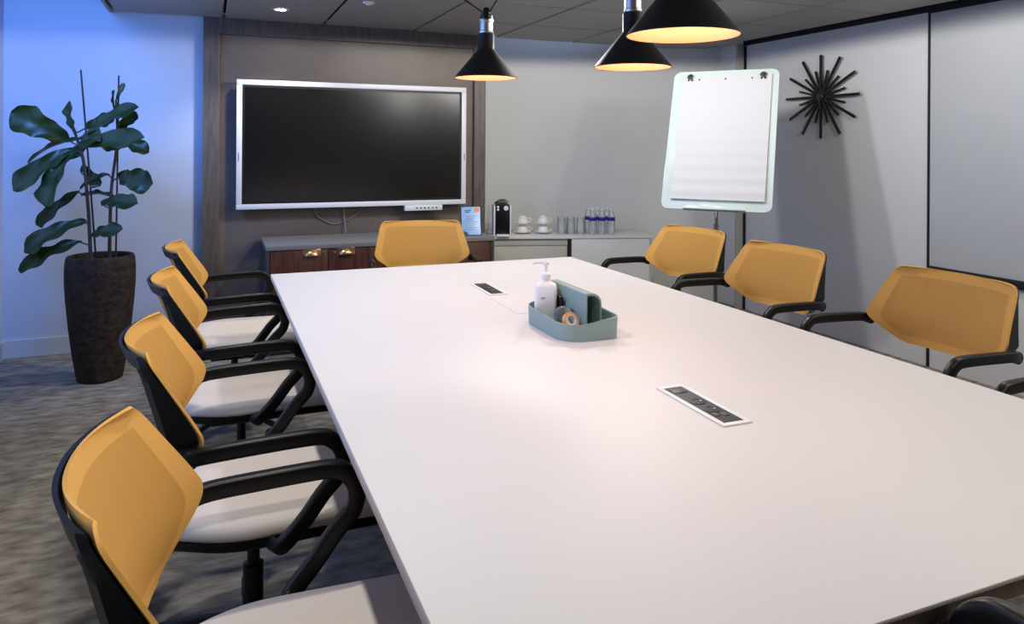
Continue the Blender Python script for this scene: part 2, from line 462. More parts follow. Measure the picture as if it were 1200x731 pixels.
# power strips let into the table top
def power_strip(cx, cy, w, l, rz, label):
    t = empty('power_strip', (cx, cy, TZ), rz, label, 'power socket', 'power strips in the table top')
    bm = B()
    r = .008
    for x0, x1, y0, y1 in ((-w / 2, -w / 2 + .012, -l / 2, l / 2), (w / 2 - .012, w / 2, -l / 2, l / 2), (-w / 2 + .012, w / 2 - .012, -l / 2, -l / 2 + .014), (-w / 2 + .012, w / 2 - .012, l / 2 - .014, l / 2)):
        box(bm, x0, x1, y0, y1, .0004, .0036, .0008)
    finish('rim', bm, OFFW, t)
    bm = B(); box(bm, -w / 2 + .0122, w / 2 - .0122, -l / 2 + .0142, l / 2 - .0142, .0004, .0022)
    finish('socket_insert', bm, SOCK, t)
    for s in (-.055, -.005):
        y = s * l / .25 + .02
        bm = B(); lathe(bm, [(.019, .0023), (.019, .0032), (.0165, .0034), (.0155, .0026), (0, .0026)], 24, c=(0, y, 0), cap1=False)
        lathe(bm, [(.0024, .0026), (.0024, .0046), (0, .0048)], 10, c=(.008, y, 0), mat=1)
        finish('socket', bm, [BLACKS, OFFW], t)
    for q in ((-w / 2 + .02, w / 2 - .02, l / 2 - .055, l / 2 - .022), (-w / 2 + .022, -.004, -l / 2 + .055, -l / 2 + .075), (.004, w / 2 - .022, -l / 2 + .05, -l / 2 + .07)):
        bm = B(); box(bm, *q, .0023, .0033, .0004)
        finish('data_port', bm, SOCKG, t)
    return t
power_strip(1.076, 1.43, .078, .27, -.02, 'black socket strip with white rim in the near half of the table')
power_strip(1.093, 2.915, .080, .265, -.02, 'black socket strip with white rim in the far half of the table')

bm = B()
prism(bm, [(-.105, -.15), (.105, -.15), (.105, .15), (-.105, .15)], .0004, .0012)
tag(finish('paper_sheet', bm, SHEET, smooth=False, loc=(1.137, 2.59, TZ), rotz=-.02), 'white paper sheet lying on the table behind the pump bottle', 'paper')

# ------------------------------------------------------------------ desk caddy and what is in it
CX, CY = 1.108, 2.185
cad = empty('desk_caddy', (CX, CY, TZ), 0, 'sage green desk caddy with a wavy rim on the table', 'caddy')
def caddy_outline(w, l, rs, n=8):
    out = []
    # corner radii: near right small, others large
    cs = ((w / 2, -l / 2, rs[0], -PI / 2), (w / 2, l / 2, rs[1], 0), (-w / 2, l / 2, rs[2], PI / 2), (-w / 2, -l / 2, rs[3], PI))
    for x, y, r, a0 in cs:
        cx, cy = x - math.copysign(r, x), y - math.copysign(r, y)
        for k in range(n + 1):
            a = a0 + PI / 2 * k / n
            out.append((cx + r * math.cos(a), cy + r * math.sin(a)))
    # densify
    dense = []
    for (a, b) in zip(out, out[1:] + out[:1]):
        d = math.hypot(b[0] - a[0], b[1] - a[1]); m = max(1, int(d / .012))
        for k in range(m): dense.append((a[0] + (b[0] - a[0]) * k / m, a[1] + (b[1] - a[1]) * k / m))
    return dense
bm = B()
oo = caddy_outline(.200, .335, (.03, .06, .07, .075))
def rim(x, y):
    a = (x / .100 + 1) / 2; b = (y / .168 + 1) / 2
    return .053 + .016 * (.5 - .5 * math.cos(PI * min(1, max(0, a * 1.25 - .25)))) + .012 * b
sc = (.200 - .007) / .200; sc2 = (.335 - .007) / .335
o0 = [bm.verts.new((x * .985, y * .985, .0005)) for x, y in oo]
o1 = [bm.verts.new((x, y, rim(x, y))) for x, y in oo]
i1 = [bm.verts.new((x * sc, y * sc2, rim(x, y))) for x, y in oo]
i0 = [bm.verts.new((x * sc * .985, y * sc2 * .985, .004)) for x, y in oo]
n = len(oo)
for k in range(n):
    j = (k + 1) % n
    for a, b in ((o0, o1), (o1, i1), (i1, i0)):
        bm.faces.new((a[k], a[j], b[j], b[k]))
bm.faces.new(o0[::-1]); bm.faces.new(i0)
finish('tray', bm, TEAL, cad, angle=50)
# arched hollow sleeve running along the caddy
bm = B()
def arch(w, h, r, n=8):
    pts = [(-w / 2, 0), ]
    pts += [(-w / 2 + .006 - .006 * math.cos(PI / 2 * k / n), h - .006 + .006 * math.sin(PI / 2 * k / n)) for k in range(n + 1)]
    pts += [(w / 2 - r + r * math.sin(PI / 2 * k / n), h - r + r * math.cos(PI / 2 * k / n)) for k in range(n + 1)]
    pts += [(w / 2, 0)]
    return pts
A0, A1 = arch(.056, .134, .036), arch(.047, .127, .032)
ya, yb = -.115, .150
rings = []
for y, A in ((ya, A0), (yb, A0), (yb, A1), (ya, A1)):
    rings.append([bm.verts.new((x + .030, y, z + .004)) for x, z in A])
for k in range(4):
    a, b = rings[k], rings[(k + 1) % 4]
    for i in range(len(A0) - 1):
        bm.faces.new((a[i], a[i + 1], b[i + 1], b[i]))
    bm.faces.new((a[0], b[0], b[-1], a[-1])) if False else None
finish('sleeve', bm, TEAL, cad, angle=40)
bm = B(); box(bm, -.014, -.008, .03, .11, .005, .100, .001)
finish('divider', bm, BLACKP, cad)

pb = empty('pump_bottle', (1.063, 2.275, TZ + .0055), -.39, 'white pump bottle standing in the far end of the sage caddy', 'bottle')
bm = B()
S = [(rrect(.072, .050, .010, 5), 0), (rrect(.076, .054, .012, 5), .004), (rrect(.076, .054, .012, 5), .122), (rrect(.070, .049, .012, 5), .131), (rrect(.048, .038, .014, 5), .137), (rrect(.030, .030, .0149, 5), .143), (rrect(.030, .030, .0149, 5), .150)]
rr = [[bm.verts.new((x, y, z)) for x, y in s] for s, z in S]
for a, b in zip(rr, rr[1:]):
    for k in range(len(a)): bm.faces.new((a[k], a[(k + 1) % len(a)], b[(k + 1) % len(a)], b[k]))
bm.faces.new(rr[0][::-1]); bm.faces.new(rr[-1])
finish('body', bm, PUMP, pb)
bm = B(); lathe(bm, [(.017, .150), (.0175, .152), (.0175, .166), (.013, .170), (.006, .172), (.006, .195), (.009, .197), (.010, .205), (.007, .209)], 24)
sweep(bm, catmull([(.012, 0, .203), (-.01, 0, .205), (-.036, 0, .204), (-.044, 0, .199)], 5), lambda q: .0062 - .002 * q, 10)
finish('pump', bm, PUMP, pb)
bm = B(); box(bm, -.018, -.002, -.0278, -.0271, .088, .0905); box(bm, -.017, -.006, -.0278, -.0271, .084, .0855)
finish('print', bm, GREYINK, pb, smooth=False)

jar = empty('clear_box', (1.075, 2.135, TZ + .0055), -.3, 'clear plastic dome box in the sage caddy beside the pump bottle', 'box')
bm = B(); lathe(bm, [(.030, 0), (.032, .002), (.032, .055), (.028, .066), (.016, .074), (0, .076)], 28, cap1=False)
finish('cover', bm, CLEARP, jar)
tr = empty('tape_roll', (1.072, 2.062, TZ + .014), .2, 'roll of peach coloured tape standing in the sage caddy', 'tape')
bm = B()
lathe(bm, [(.017, -.008), (.027, -.008), (.027, .008), (.017, .008), (.017, -.008)], 32, cap0=False, cap1=False)
bmesh.ops.transform(bm, matrix=Matrix.Translation((0, 0, .036)) @ Matrix.Rotation(math.radians(58), 4, 'X'), verts=bm.verts[:])
finish('tape', bm, PEACH, tr)
bm = B()
lathe(bm, [(.0145, -.008), (.0169, -.008), (.0169, .008), (.0145, .008), (.0145, -.008)], 32, cap0=False, cap1=False)
bmesh.ops.transform(bm, matrix=Matrix.Translation((0, 0, .036)) @ Matrix.Rotation(math.radians(58), 4, 'X'), verts=bm.verts[:])
finish('core', bm, OFFW, tr)
er = empty('board_eraser', (1.072, 2.062, TZ + .0055), .9, 'small pale grey block lying in the near end of the sage caddy', 'eraser')
bm = B(); box(bm, -.030, .030, -.013, .013, .007, .026, .004); finish('grip', bm, mat('pale_grey_plastic', srgb(178, 182, 186), rough=.5), er)
bm = B(); box(bm, -.029, .029, -.0125, .0125, 0, .0068, .001); finish('felt_pad', bm, GREYDARK, er)
tr.location.z = TZ + .012; tr.location.y = 2.105; jar.location.y = 2.165; jar.location.x = 1.079

# ------------------------------------------------------------------ chairs
def lerp(a, b, t): return a + (b - a) * t
def interp(xs, ys, x):
    if x <= xs[0]: return ys[0]
    for i in range(len(xs) - 1):
        if x <= xs[i + 1]:
            return lerp(ys[i], ys[i + 1], (x - xs[i]) / (xs[i + 1] - xs[i]))
    return ys[-1]
def smooth_i(xs, ys, x, h):
    return sum(interp(xs, ys, x + h * (k / 4)) for k in range(-4, 5)) / 9
ZB, ZW, ZT = .585, .678, .876
def half_w(z):
    w = smooth_i([ZB - .05, ZB, ZW, ZT, ZT + .05], [.112, .178, .290, .243, .231], z, .022)
    rt_, rb_ = .032, .024
    if z > ZT - rt_: w -= rt_ - math.sqrt(max(0, rt_ ** 2 - (z - (ZT - rt_)) ** 2))
    if z < ZB + rb_: w -= rb_ - math.sqrt(max(0, rb_ ** 2 - ((ZB + rb_) - z) ** 2))
    return w
def back_pt(u, z):
    e = smooth_i([ZB - .05, ZB, ZW, ZW + .05, ZT, ZT + .05], [-.125, -.082, .0, -.030, -.130, -.160], z, .026)
    c = smooth_i([ZB - .05, ZB, ZW, .80, ZT, ZT + .05], [-.088, -.096, -.112, -.160, -.190, -.206], z, .03)
    x = c + (e - c) * abs(u) ** 2.2
    return Vector((x, half_w(z) * u, z))
ZROWS = [ZB + (ZT - ZB) * q for q in (0, .008, .02, .035, .055, .1, .16, .22, .26, .285, .305, .32, .335, .36, .4, .46, .54, .62, .7, .78, .84, .88, .905, .93, .95, .968, .983, .994, 1)]
def surf_n(u, z):
    du = back_pt(min(1, u + .02), z) - back_pt(max(-1, u - .02), z)
    dz = back_pt(u, min(ZT, z + .01)) - back_pt(u, max(ZB, z - .01))
    n = du.cross(dz)
    n = n.normalized()
    return n if n.x > 0 else -n
def make_chair():
    root = empty('office_chair')
    NU = 28
    # mesh sheet
    bm = B()
    grid = [[bm.verts.new(back_pt(-1 + 2 * i / NU, z)) for i in range(NU + 1)] for z in ZROWS]
    for a, b in zip(grid, grid[1:]):
        for i in range(NU): bm.faces.new((a[i], a[i + 1], b[i + 1], b[i]))
    bmesh.ops.recalc_face_normals(bm, faces=bm.faces)
    fr = [v.co.copy() for v in bm.verts]
    nr = {}
    for row, z in zip(grid, ZROWS):
        for i, v in enumerate(row): nr[v] = surf_n(-1 + 2 * i / NU, z)
    # give the sheet a thickness with a rolled edge
    back = {}
    for v in list(bm.verts): back[v] = bm.verts.new(v.co - nr[v] * .006)
    for f in list(bm.faces): bm.faces.new([back[v] for v in reversed(f.verts)])
    loop = [grid[0][i] for i in range(NU + 1)] + [r[NU] for r in grid[1:]] + [grid[-1][i] for i in range(NU - 1, -1, -1)] + [r[0] for r in grid[-2:0:-1]]
    for a, b in zip(loop, loop[1:] + loop[:1]): bm.faces.new((a, b, back[b], back[a]))
    bmesh.ops.remove_doubles(bm, verts=bm.verts, dist=1e-5)
    for f in bm.faces:
        c = f.calc_center_median()
        if abs(c.y) > .865 * half_w(min(ZT - .03, max(ZB + .03, c.z))) or c.z > ZT - .032 or c.z < ZB + .026: f.material_index = 1
    finish('backrest', bm, [MESH, MESHE], root, angle=60)
    # frame ring behind the sheet
    bm = B()
    rim_uz = [(-1 + 2 * i / NU, ZB) for i in range(NU + 1)] + [(1, z) for z in ZROWS[1:]] + [(-1 + 2 * i / NU, ZT) for i in range(NU - 1, -1, -1)] + [(-1, z) for z in ZROWS[-2:0:-1]]
    rings = [[], [], [], []]
    for u, z in rim_uz:
        zo = min(ZT - .005, max(ZB + .005, z)); zi = min(ZT - .034, max(ZB + .028, z))
        dp = .008 + max(0, min(1, (abs(u) - .5) / .5)) ** 1.5 * interp([ZB, ZB + .04, ZW, .76, ZT - .05, ZT], [.024, .044, .060, .034, .011, .005], z)
        p = back_pt(u * .995, zo); q = back_pt(u * .865, zi)
        rings[0].append(bm.verts.new(p + Vector((-.012, 0, 0))))
        rings[1].append(bm.verts.new(p + Vector((-.012 - dp, -p.y * .03, 0))))
        rings[2].append(bm.verts.new(q + Vector((-.012 - dp * .8, 0, 0))))
        rings[3].append(bm.verts.new(q + Vector((-.011, 0, 0))))
    m = len(rim_uz)
    for k in range(4):
        a, b = rings[k], rings[(k + 1) % 4]
        for i in range(m):
            bm.faces.new((a[i], a[(i + 1) % m], b[(i + 1) % m], b[i]))
    bmesh.ops.remove_doubles(bm, verts=bm.verts, dist=1e-4)
    finish('back_frame', bm, BLACKP, root, angle=40)
    # arms
    prof = rrect(.028, .036, .008, 3)
    for s in (-1, 1):
        y = s * .309
        bm = B()
        pts = [(-.045, y - s * .012, .655), (-.02, y - s * .004, .661), (.02, y, .665), (.12, y, .669), (.21, y, .671)]
        cx, cz, r = .228, .608, .063
        for k in range(1, 9):
            a = PI / 2 - k * math.radians(128) / 8
            pts.append((cx + r * math.cos(a), y, cz + r * math.sin(a)))
        pts += [(.245, y, .535), (.205, y, .482), (.165, y - s * .004, .438), (.150, y - s * .02, .421), (.140, y - s * .055, .414), (.135, y - s * .12, .412)]
        sweep(bm, catmull(pts, 3), 1.0, shape=[(b, a) for a, b in [(q[1], q[0]) for q in prof]], up=(0, 0, 1))
        finish('armrest', bm, BLACKP, root, angle=40)
        bm = B()
        vs = lathe(bm, [(.019, -.012), (.021, -.010), (.021, .012), (.017, .015)], 20)
        bmesh.ops.transform(bm, matrix=Matrix.Translation((-.040, s * .296, .655)) @ Matrix.Rotation(-s * PI / 2, 4, 'X'), verts=vs)
        finish('pivot', bm, BLACKS, root)
    # seat cushion and shell
    def seat_outline(k=1.0):
        out = []
        cs = ((.425, -.245, .06), (.425, .245, .06), (.02, .262, .10), (-.125, .150, .08), (-.125, -.150, .08), (.02, -.262, .10))
        P = [Vector((c[0], c[1], 0)) for c in cs]
        for i, c in enumerate(cs):
            p, a, b = P[i], P[i - 1], P[(i + 1) % 6]
            r = c[2]
            s0 = p + (a - p).normalized() * r; s1 = p + (b - p).normalized() * r
            for j in range(7):
                tt = j / 6
                out.append((s0 * (1 - tt) ** 2 + p * 2 * tt * (1 - tt) + s1 * tt * tt))
        c0 = Vector((.16, 0, 0))
        return [c0 + (q - c0) * k for q in out]
    def seat_z(x):
        return -.016 * max(0, (x - .33) / .1) ** 2 - .020 * max(0, (-.02 - x) / .1) ** 2
    def stack(levels):
        bm = B(); rings = []
        for k, z in levels:
            rings.append([bm.verts.new((q.x, q.y, z + seat_z(q.x))) for q in seat_outline(k)])
        for a, b in zip(rings, rings[1:]):
            for i in range(len(a)): bm.faces.new((a[i], a[(i + 1) % len(a)], b[(i + 1) % len(a)], b[i]))
        for ring, sg in ((rings[0], 1), (rings[-1], -1)):
            cv = bm.verts.new(sum((v.co for v in ring), Vector()) / len(ring))
            for i in range(len(ring)): bm.faces.new((ring[i], cv, ring[(i + 1) % len(ring)]))
        return bm
    finish('seat', stack([(.975, .428), (.995, .434), (1.0, .444), (.985, .456), (.95, .464), (.85, .468), (.6, .467), (.3, .464)]), SEATF, root, angle=60)
    finish('seat_shell', stack([(.55, .392), (.90, .396), (.97, .404), (.995, .416), (.990, .4278)]), BLACKP, root, angle=50)
    bm = B(); box(bm, .00, .25, -.10, .10, .345, .3915, .012)
    box(bm, .02, .10, -.16, -.085, .372, .384, .004)
    finish('tilt_mechanism', bm, BLACKP, root)
    bm = B(); lathe(bm, [(.026, .11), (.026, .24), (.016, .242), (.016, .352)], 24, c=(.11, 0, 0))
    finish('gas_column', bm, BLACKS, root)
    # five-star base with castors
    base = None
    bm = B()
    lathe(bm, [(.036, .075), (.042, .085), (.042, .112), (.03, .118)], 28, c=(.11, 0, 0))
    for k in range(5):
        a = 2 * PI * k / 5 + .3
        d = Vector((math.cos(a), math.sin(a), 0)); c = Vector((.11, 0, 0))
        sweep(bm, [c + d * .03 + Vector((0, 0, .096)), c + d * .15 + Vector((0, 0, .088)), c + d * .285 + Vector((0, 0, .069))], lambda q: 1 - .35 * q, shape=rrect(.040, .026, .008, 2))
    base = finish('star_base', bm, BLACKP, root, angle=40)
    for k in range(5):
        a = 2 * PI * k / 5 + .3
        p = Vector((.11, 0, 0)) + Vector((math.cos(a), math.sin(a), 0)) * .275
        bm = B()
        for s in (-1, 1):
            vs = lathe(bm, [(.012, -.009), (.026, -.008), (.0275, -.004), (.0275, .006), (.022, .009)], 20)
            bmesh.ops.transform(bm, matrix=Matrix.Translation((p.x - s * .013 * math.sin(a), p.y + s * .013 * math.cos(a), .0278)) @ Matrix.Rotation(a, 4, 'Z') @ Matrix.Rotation(-s * PI / 2, 4, 'X'), verts=vs)
        lathe(bm, [(.008, .030), (.008, .062)], 12, c=(p.x, p.y, 0))
        finish('caster', bm, RUBBER, base)
    return root

proto = make_chair()
CH = [
    (0, 3.735, 0, 'yellow-backed office chair farthest from the camera on the left side of the table', 'chairs along the left side of the table'),
    (0, 2.895, 0, 'yellow-backed office chair second from the far end on the left side of the table', 'chairs along the left side of the table'),
    (0, 2.055, 0, 'yellow-backed office chair third from the far end on the left side of the table', 'chairs along the left side of the table'),
    (0, 1.255, 0, 'yellow-backed office chair nearest the camera on the left side of the table', 'chairs along the left side of the table'),
    (2.465, 3.51, math.radians(188.5), 'orange-backed office chair in front of the flip chart stand', 'chairs along the right side of the table'),
    (2.415, 2.741, math.radians(183), 'orange-backed office chair below the sunburst clock, middle of the right side', 'chairs along the right side of the table'),
    (2.445, 1.912, math.radians(179), 'large orange-backed office chair below the whiteboard, nearest full chair on the right', 'chairs along the right side of the table'),
    (2.345, 1.085, math.radians(182), 'chair at the right edge of the photo, only the tip of its black armrest showing', 'chairs along the right side of the table'),
    (1.19, 4.30, math.radians(-99), 'yellow-backed office chair at the far head of the table below the wall screen', 'chair at the far head'),
    (1.232, .374, math.radians(90), 'chair at the near table end, only its black armrest showing at bottom right', 'chair at the near end'),
]
for i, (x, y, rz, lab, grp) in enumerate(CH):
    o = proto if i == 0 else copy_tree(proto)
    o.location = (x, y, 0); o.rotation_euler = (0, 0, rz)
    tag(o, lab, 'chair', 'office chairs around the meeting table')
    if i == len(CH) - 1:            # this seat is wound up a little higher
        for ch in o.children:
            if ch.name.startswith('gas_column'): ch.scale.z = 1.36; ch.location.z = -.04
            elif not ch.name.startswith('star_base'): ch.location.z = .092

# ------------------------------------------------------------------ wall screen
tv = empty('wall_screen', (.976, 5.28, .904), 0, 'large switched-off flat screen with white bezel on the dark feature wall', 'screen')
W2, HT, FB = .818, .884, .036
bm = B()
box(bm, -W2, W2, .0, .05, 0, FB, .004); box(bm, -W2, W2, .0, .05, HT - FB, HT, .004)
box(bm, -W2, -W2 + FB, .0005, .0495, FB, HT - FB, .003); box(bm, W2 - FB, W2, .0005, .0495, FB, HT - FB, .003)
finish('bezel', bm, TVFRAME, tv)
bm = B()
IB = FB + .016
box(bm, -W2 + FB, W2 - FB, .004, .02, FB, IB); box(bm, -W2 + FB, W2 - FB, .004, .02, HT - IB, HT - FB)
box(bm, -W2 + FB, -W2 + IB, .004, .02, IB, HT - IB); box(bm, W2 - IB, W2 - FB, .004, .02, IB, HT - IB)
finish('inner_bezel', bm, TVBLACK, tv, smooth=False)
bm = B(); box(bm, -W2 + IB, W2 - IB, .007, .02, IB, HT - IB)
finish('screen', bm, TVSCREEN, tv, smooth=False)
bm = B(); box(bm, -W2 + .02, W2 - .02, .0501, .07, .02, HT - .02, .006); box(bm, -.3, .3, .0702, .121, .22, .66, .004)
finish('back_cover', bm, TVBLACK, tv)
cb = empty('x')
bpy.data.objects.remove(cb)
bm = B(); box(bm, .345, .632, -.006, .044, -.040, -.0005, .005)
cbar = finish('control_bar', bm, TVFRAME, tv)
for k in range(6):
    bm = B(); lathe(bm, [(.0062, 0), (.0062, .002), (.004, .003)], 14)
    bmesh.ops.transform(bm, matrix=Matrix.Translation((.435 + .03 * k, -.0061, -.020)) @ Matrix.Rotation(PI / 2, 4, 'X'), verts=bm.verts[:])
    finish('button', bm, GREYDARK, cbar)
for s in (-1, 1):
    bm = B(); box(bm, s * (W2 - .014) - .003, s * (W2 - .014) + .003, -.0012, .001, .33, .385)
    finish('sensor_mark', bm, GREYINK, tv, smooth=False)
bm = B(); sweep(bm, catmull([(.70, 5.36, .94), (.69, 5.385, .885), (.715, 5.39, .83), (.83, 5.392, .775), (.955, 5.39, .82), (1.02, 5.385, .875), (1.02, 5.36, .94)], 8), .0042, 8)
tag(finish('cable', bm, CABLE), 'grey cable hanging in a V below the wall screen', 'cable')
bm = B(); sweep(bm, catmull([(.892, 5.365, .94), (.893, 5.370, .88), (.90, 5.372, .79), (.905, 5.356, .7095)], 8), .0042, 8)
tag(finish('cable', bm, CABLE), 'grey cable dropping straight from the wall screen to the sideboard', 'cable')

# ------------------------------------------------------------------ walnut sideboard
SBX0, SBX1, SBY0, SBY1, SBZ = .322, 1.868, 4.85, 5.36, .705
sb = empty('sideboard', (SBX0, SBY0, 0), 0, 'low walnut sideboard with grey top and brass cup handles below the wall screen', 'sideboard')
sw, sd = SBX1 - SBX0, SBY1 - SBY0
bm = B(); box(bm, 0, sw, 0, sd, SBZ - .030, SBZ, .002)
finish('top', bm, GREYTOP, sb)
bm = B(); box(bm, .004, .024, .006, sd, .06, SBZ - .0302); box(bm, sw - .024, sw - .004, .006, sd, .06, SBZ - .0302); box(bm, .024, sw - .024, .03, sd, .06, SBZ - .0302)
box(bm, .03, sw - .03, .05, sd - .02, 0, .06)
finish('carcass', bm, GREYDARK, sb, smooth=False)
edges = [.026, .388, .752, 1.135, sw - .026]
for k in range(4):
    bm = B(); box(bm, edges[k] + .002, edges[k + 1] - .002, .004, .0295, .064, SBZ - .036, .0015)
    d = finish('door', bm, WALNUT, sb)
    hx = edges[k + 1] - .105 if k % 2 == 0 else edges[k] + .115
    hz = .648
    bm = B()
    # cup pull: quarter-round hood open below
    N = 14
    def hood(r, ry):
        out = []
        for i in range(N + 1):
            a = PI * i / N
            for j in range(7):
                b = PI / 2 * j / 6
                out.append((r * math.cos(a), -ry * math.sin(a) * math.sin(b) if False else -ry * math.sin(b) * math.sin(a) ** .6, r * .62 * math.sin(a) * math.cos(b)))
        return out
    A_, B_ = hood(.047, .026), hood(.042, .021)
    va = [bm.verts.new((hx + x, .0036 + y, hz - .014 + z)) for x, y, z in A_]
    vb = [bm.verts.new((hx + x, .0036 + y, hz - .014 + z)) for x, y, z in B_]
    for i in range(N):
        for j in range(6):
            q = i * 7 + j
            bm.faces.new((va[q], va[q + 1], va[q + 8], va[q + 7])); bm.faces.new((vb[q], vb[q + 7], vb[q + 8], vb[q + 1]))
        q = i * 7 + 6
        bm.faces.new((va[q], vb[q], vb[q + 7], va[q + 7]))
    bmesh.ops.remove_doubles(bm, verts=bm.verts, dist=1e-5)
    box(bm, hx - .056, hx + .056, .0012, .0038, hz - .020, hz + .026, .0008)
    finish('cup_handle', bm, BRASS, d, angle=50)
    bm = B(); lx = hx + (.075 if k % 2 == 0 else -.075)
    lathe(bm, [(.007, 0), (.007, .003), (.004, .004)], 14)
    bmesh.ops.transform(bm, matrix=Matrix.Translation((lx, .004, hz)) @ Matrix.Rotation(PI / 2, 4, 'X'), verts=bm.verts[:])
    finish('lock', bm, BRASS, d)

# ------------------------------------------------------------------ white cabinet on the angled wall
ang = math.atan2(-.357, 1.168)
cz = .645
cab = empty('storage_cabinet', (2.063, 5.287, 0), ang, 'low white cabinet with sliding doors against the angled back wall', 'cabinet')
cw, cdp = 1.222, .455
bm = B(); box(bm, -.072, cw, 0, cdp, cz - .022, cz, .002)
finish('top', bm, WHITE_LAM, cab)
bm = B()
box(bm, -.070, -.052, .004, cdp - .004, .05, cz - .0222); box(bm, cw - .020, cw - .003, .004, cdp - .004, .05, cz - .0222)
box(bm, -.052, cw - .020, .06, cdp - .004, .05, cz - .0222); box(bm, -.05, cw - .02, .03, cdp - .02, 0, .05)
finish('carcass', bm, WHITE_REC, cab, smooth=False)
bm = B(); box(bm, -.0515, .545, .030, .058, .053, cz - .075, .001); 
box(bm, -.0515, .548, .022, .0585, cz - .0745, cz - .026, .001)
finish('sliding_door', bm, WHITE_REC, cab)
bm = B(); box(bm, .556, .575, .012, .0585, .053, cz - .024)
finish('door_gap', bm, DARK, cab, smooth=False)
bm = B(); box(bm, .577, cw - .022, .004, .058, .053, cz - .026, .0015)
finish('door', bm, WHITE_LAM, cab)

def cabp(a, b):
    c, s = math.cos(ang), math.sin(ang)
    return (2.063 + c * a - s * b, 5.287 + s * a + c * b)

# coffee machine
cx_, cy_ = cabp(.035, .125)
cm = empty('coffee_machine', (cx_, cy_, cz), ang, 'black capsule coffee machine with white sides on the left end of the white cabinet', 'coffee machine')
bm = B()
side = [(-.056, 0), (.056, 0), (.056, .218), (.050, .243), (.034, .259), (.012, .266), (-.012, .266), (-.034, .259), (-.050, .243), (-.056, .218)]
Mx = Matrix.Rotation(PI / 2, 4, 'X')
prism(bm, side, -.11, .10, M=Mx, bev=.004)
finish('body', bm, BLACKS, cm)
bm = B()
for s in (-1, 1):
    box(bm, s * .0625 - .006, s * .0625 + .006, -.095, .108, 0, .236, .003)
finish('side_trim', bm, OFFW, cm)
bm = B(); box(bm, -.05, .05, -.152, -.101, .0, .016, .003); finish('drip_tray', bm, OFFW, cm)
bm = B(); box(bm, -.105, -.0690, .0, .105, .008, .225, .006); finish('water_tank', bm, CLEARP, cm)
for (x, z, r) in ((-.036, .226, .0095), (-.036, .206, .0095), (.026, .216, .0185)):
    bm = B(); lathe(bm, [(r, 0), (r, .004), (r * .8, .006)], 20)
    bmesh.ops.transform(bm, matrix=Matrix.Translation((x, -.100, z)) @ Matrix.Rotation(PI / 2, 4, 'X'), verts=bm.verts[:])
    finish('button', bm, OFFW, cm)
bm = B(); sweep(bm, catmull([(-.055, .0, .252), (-.02, -.03, .274), (.02, -.03, .276), (.055, .0, .258)], 5), .007, 8); finish('lever', bm, STEEL, cm)

# inverted cups on saucers, two stacks of two
def make_saucer():
    bm = B(); lathe(bm, [(.028, 0), (.030, .002), (.055, .009), (.070, .015), (.071, .0165), (.055, .0115), (.030, .005), (0, .0045)], 36, cap1=False)
    return bm
def make_cup():
    o = empty('coffee_cup')
    bm = B(); lathe(bm, [(.0445, 0), (.0465, .0005), (.0465, .003), (.0455, .018), (.040, .036), (.030, .049), (.022, .054), (.0215, .058), (.018, .058), (.017, .055), (0, .055)], 36, cap0=False, cap1=False)
    finish('bowl', bm, CHINA, o)
    bm = B(); sweep(bm, catmull([(.043, 0, .012), (.060, 0, .010), (.069, 0, .021), (.062, 0, .035), (.038, 0, .038)], 5), .0035, 8)
    finish('handle', bm, CHINA, o)
    return o
saucer0 = finish('saucer', make_saucer(), CHINA)
cup0 = make_cup()
WS = ['bottom', 'upper']
first = True
for si, (a, where) in enumerate(((.210, 'left stack next to the coffee machine'), (.375, 'right stack next to the glasses'))):
    z = cz + .0005
    px, py = cabp(a, .185)
    for lev in range(2):
        s = saucer0 if first else saucer0.copy()
        c = cup0 if first else copy_tree(cup0)
        if not first: COL.objects.link(s)
        first = False
        s.location = (px, py, z)
        tag(s, '%s white saucer of the %s' % (WS[lev], where), 'saucer', 'white saucers on the cabinet')
        c.location = (px, py, z + .0125); c.rotation_euler = (0, 0, -.35 + .2 * si)
        tag(c, '%s upturned white coffee cup of the %s' % (WS[lev], where), 'cup', 'white coffee cups on the cabinet')
        z += .0125 + .0585

# upturned tumblers
def make_glass():
    bm = B(); lathe(bm, [(.033, 0), (.0335, .001), (.030, .128), (.028, .130), (0, .130)], 28, cap0=False, cap1=False)
    lathe(bm, [(.0318, .0005), (.0285, .120), (0, .121)], 28, cap0=False, cap1=False)
    return bm
g0 = finish('drinking_glass', make_glass(), GLASS)
gl = [(.520, .150), (.597, .150), (.674, .150), (.530, .235), (.607, .235)]
GLAB = ['front left upturned tumbler, beside the cups', 'front middle upturned tumbler of the tumblers on the cabinet', 'front right upturned tumbler, beside the water bottles', 'back left upturned tumbler, behind the front row', 'back right upturned tumbler, behind the front row']
for i, (a, b) in enumerate(gl):
    g = g0 if i == 0 else g0.copy()
    if i: COL.objects.link(g)
    px, py = cabp(a, b); g.location = (px, py, cz + .0005)
    tag(g, 'clear glass, ' + GLAB[i], 'glass', 'drinking glasses on the cabinet')

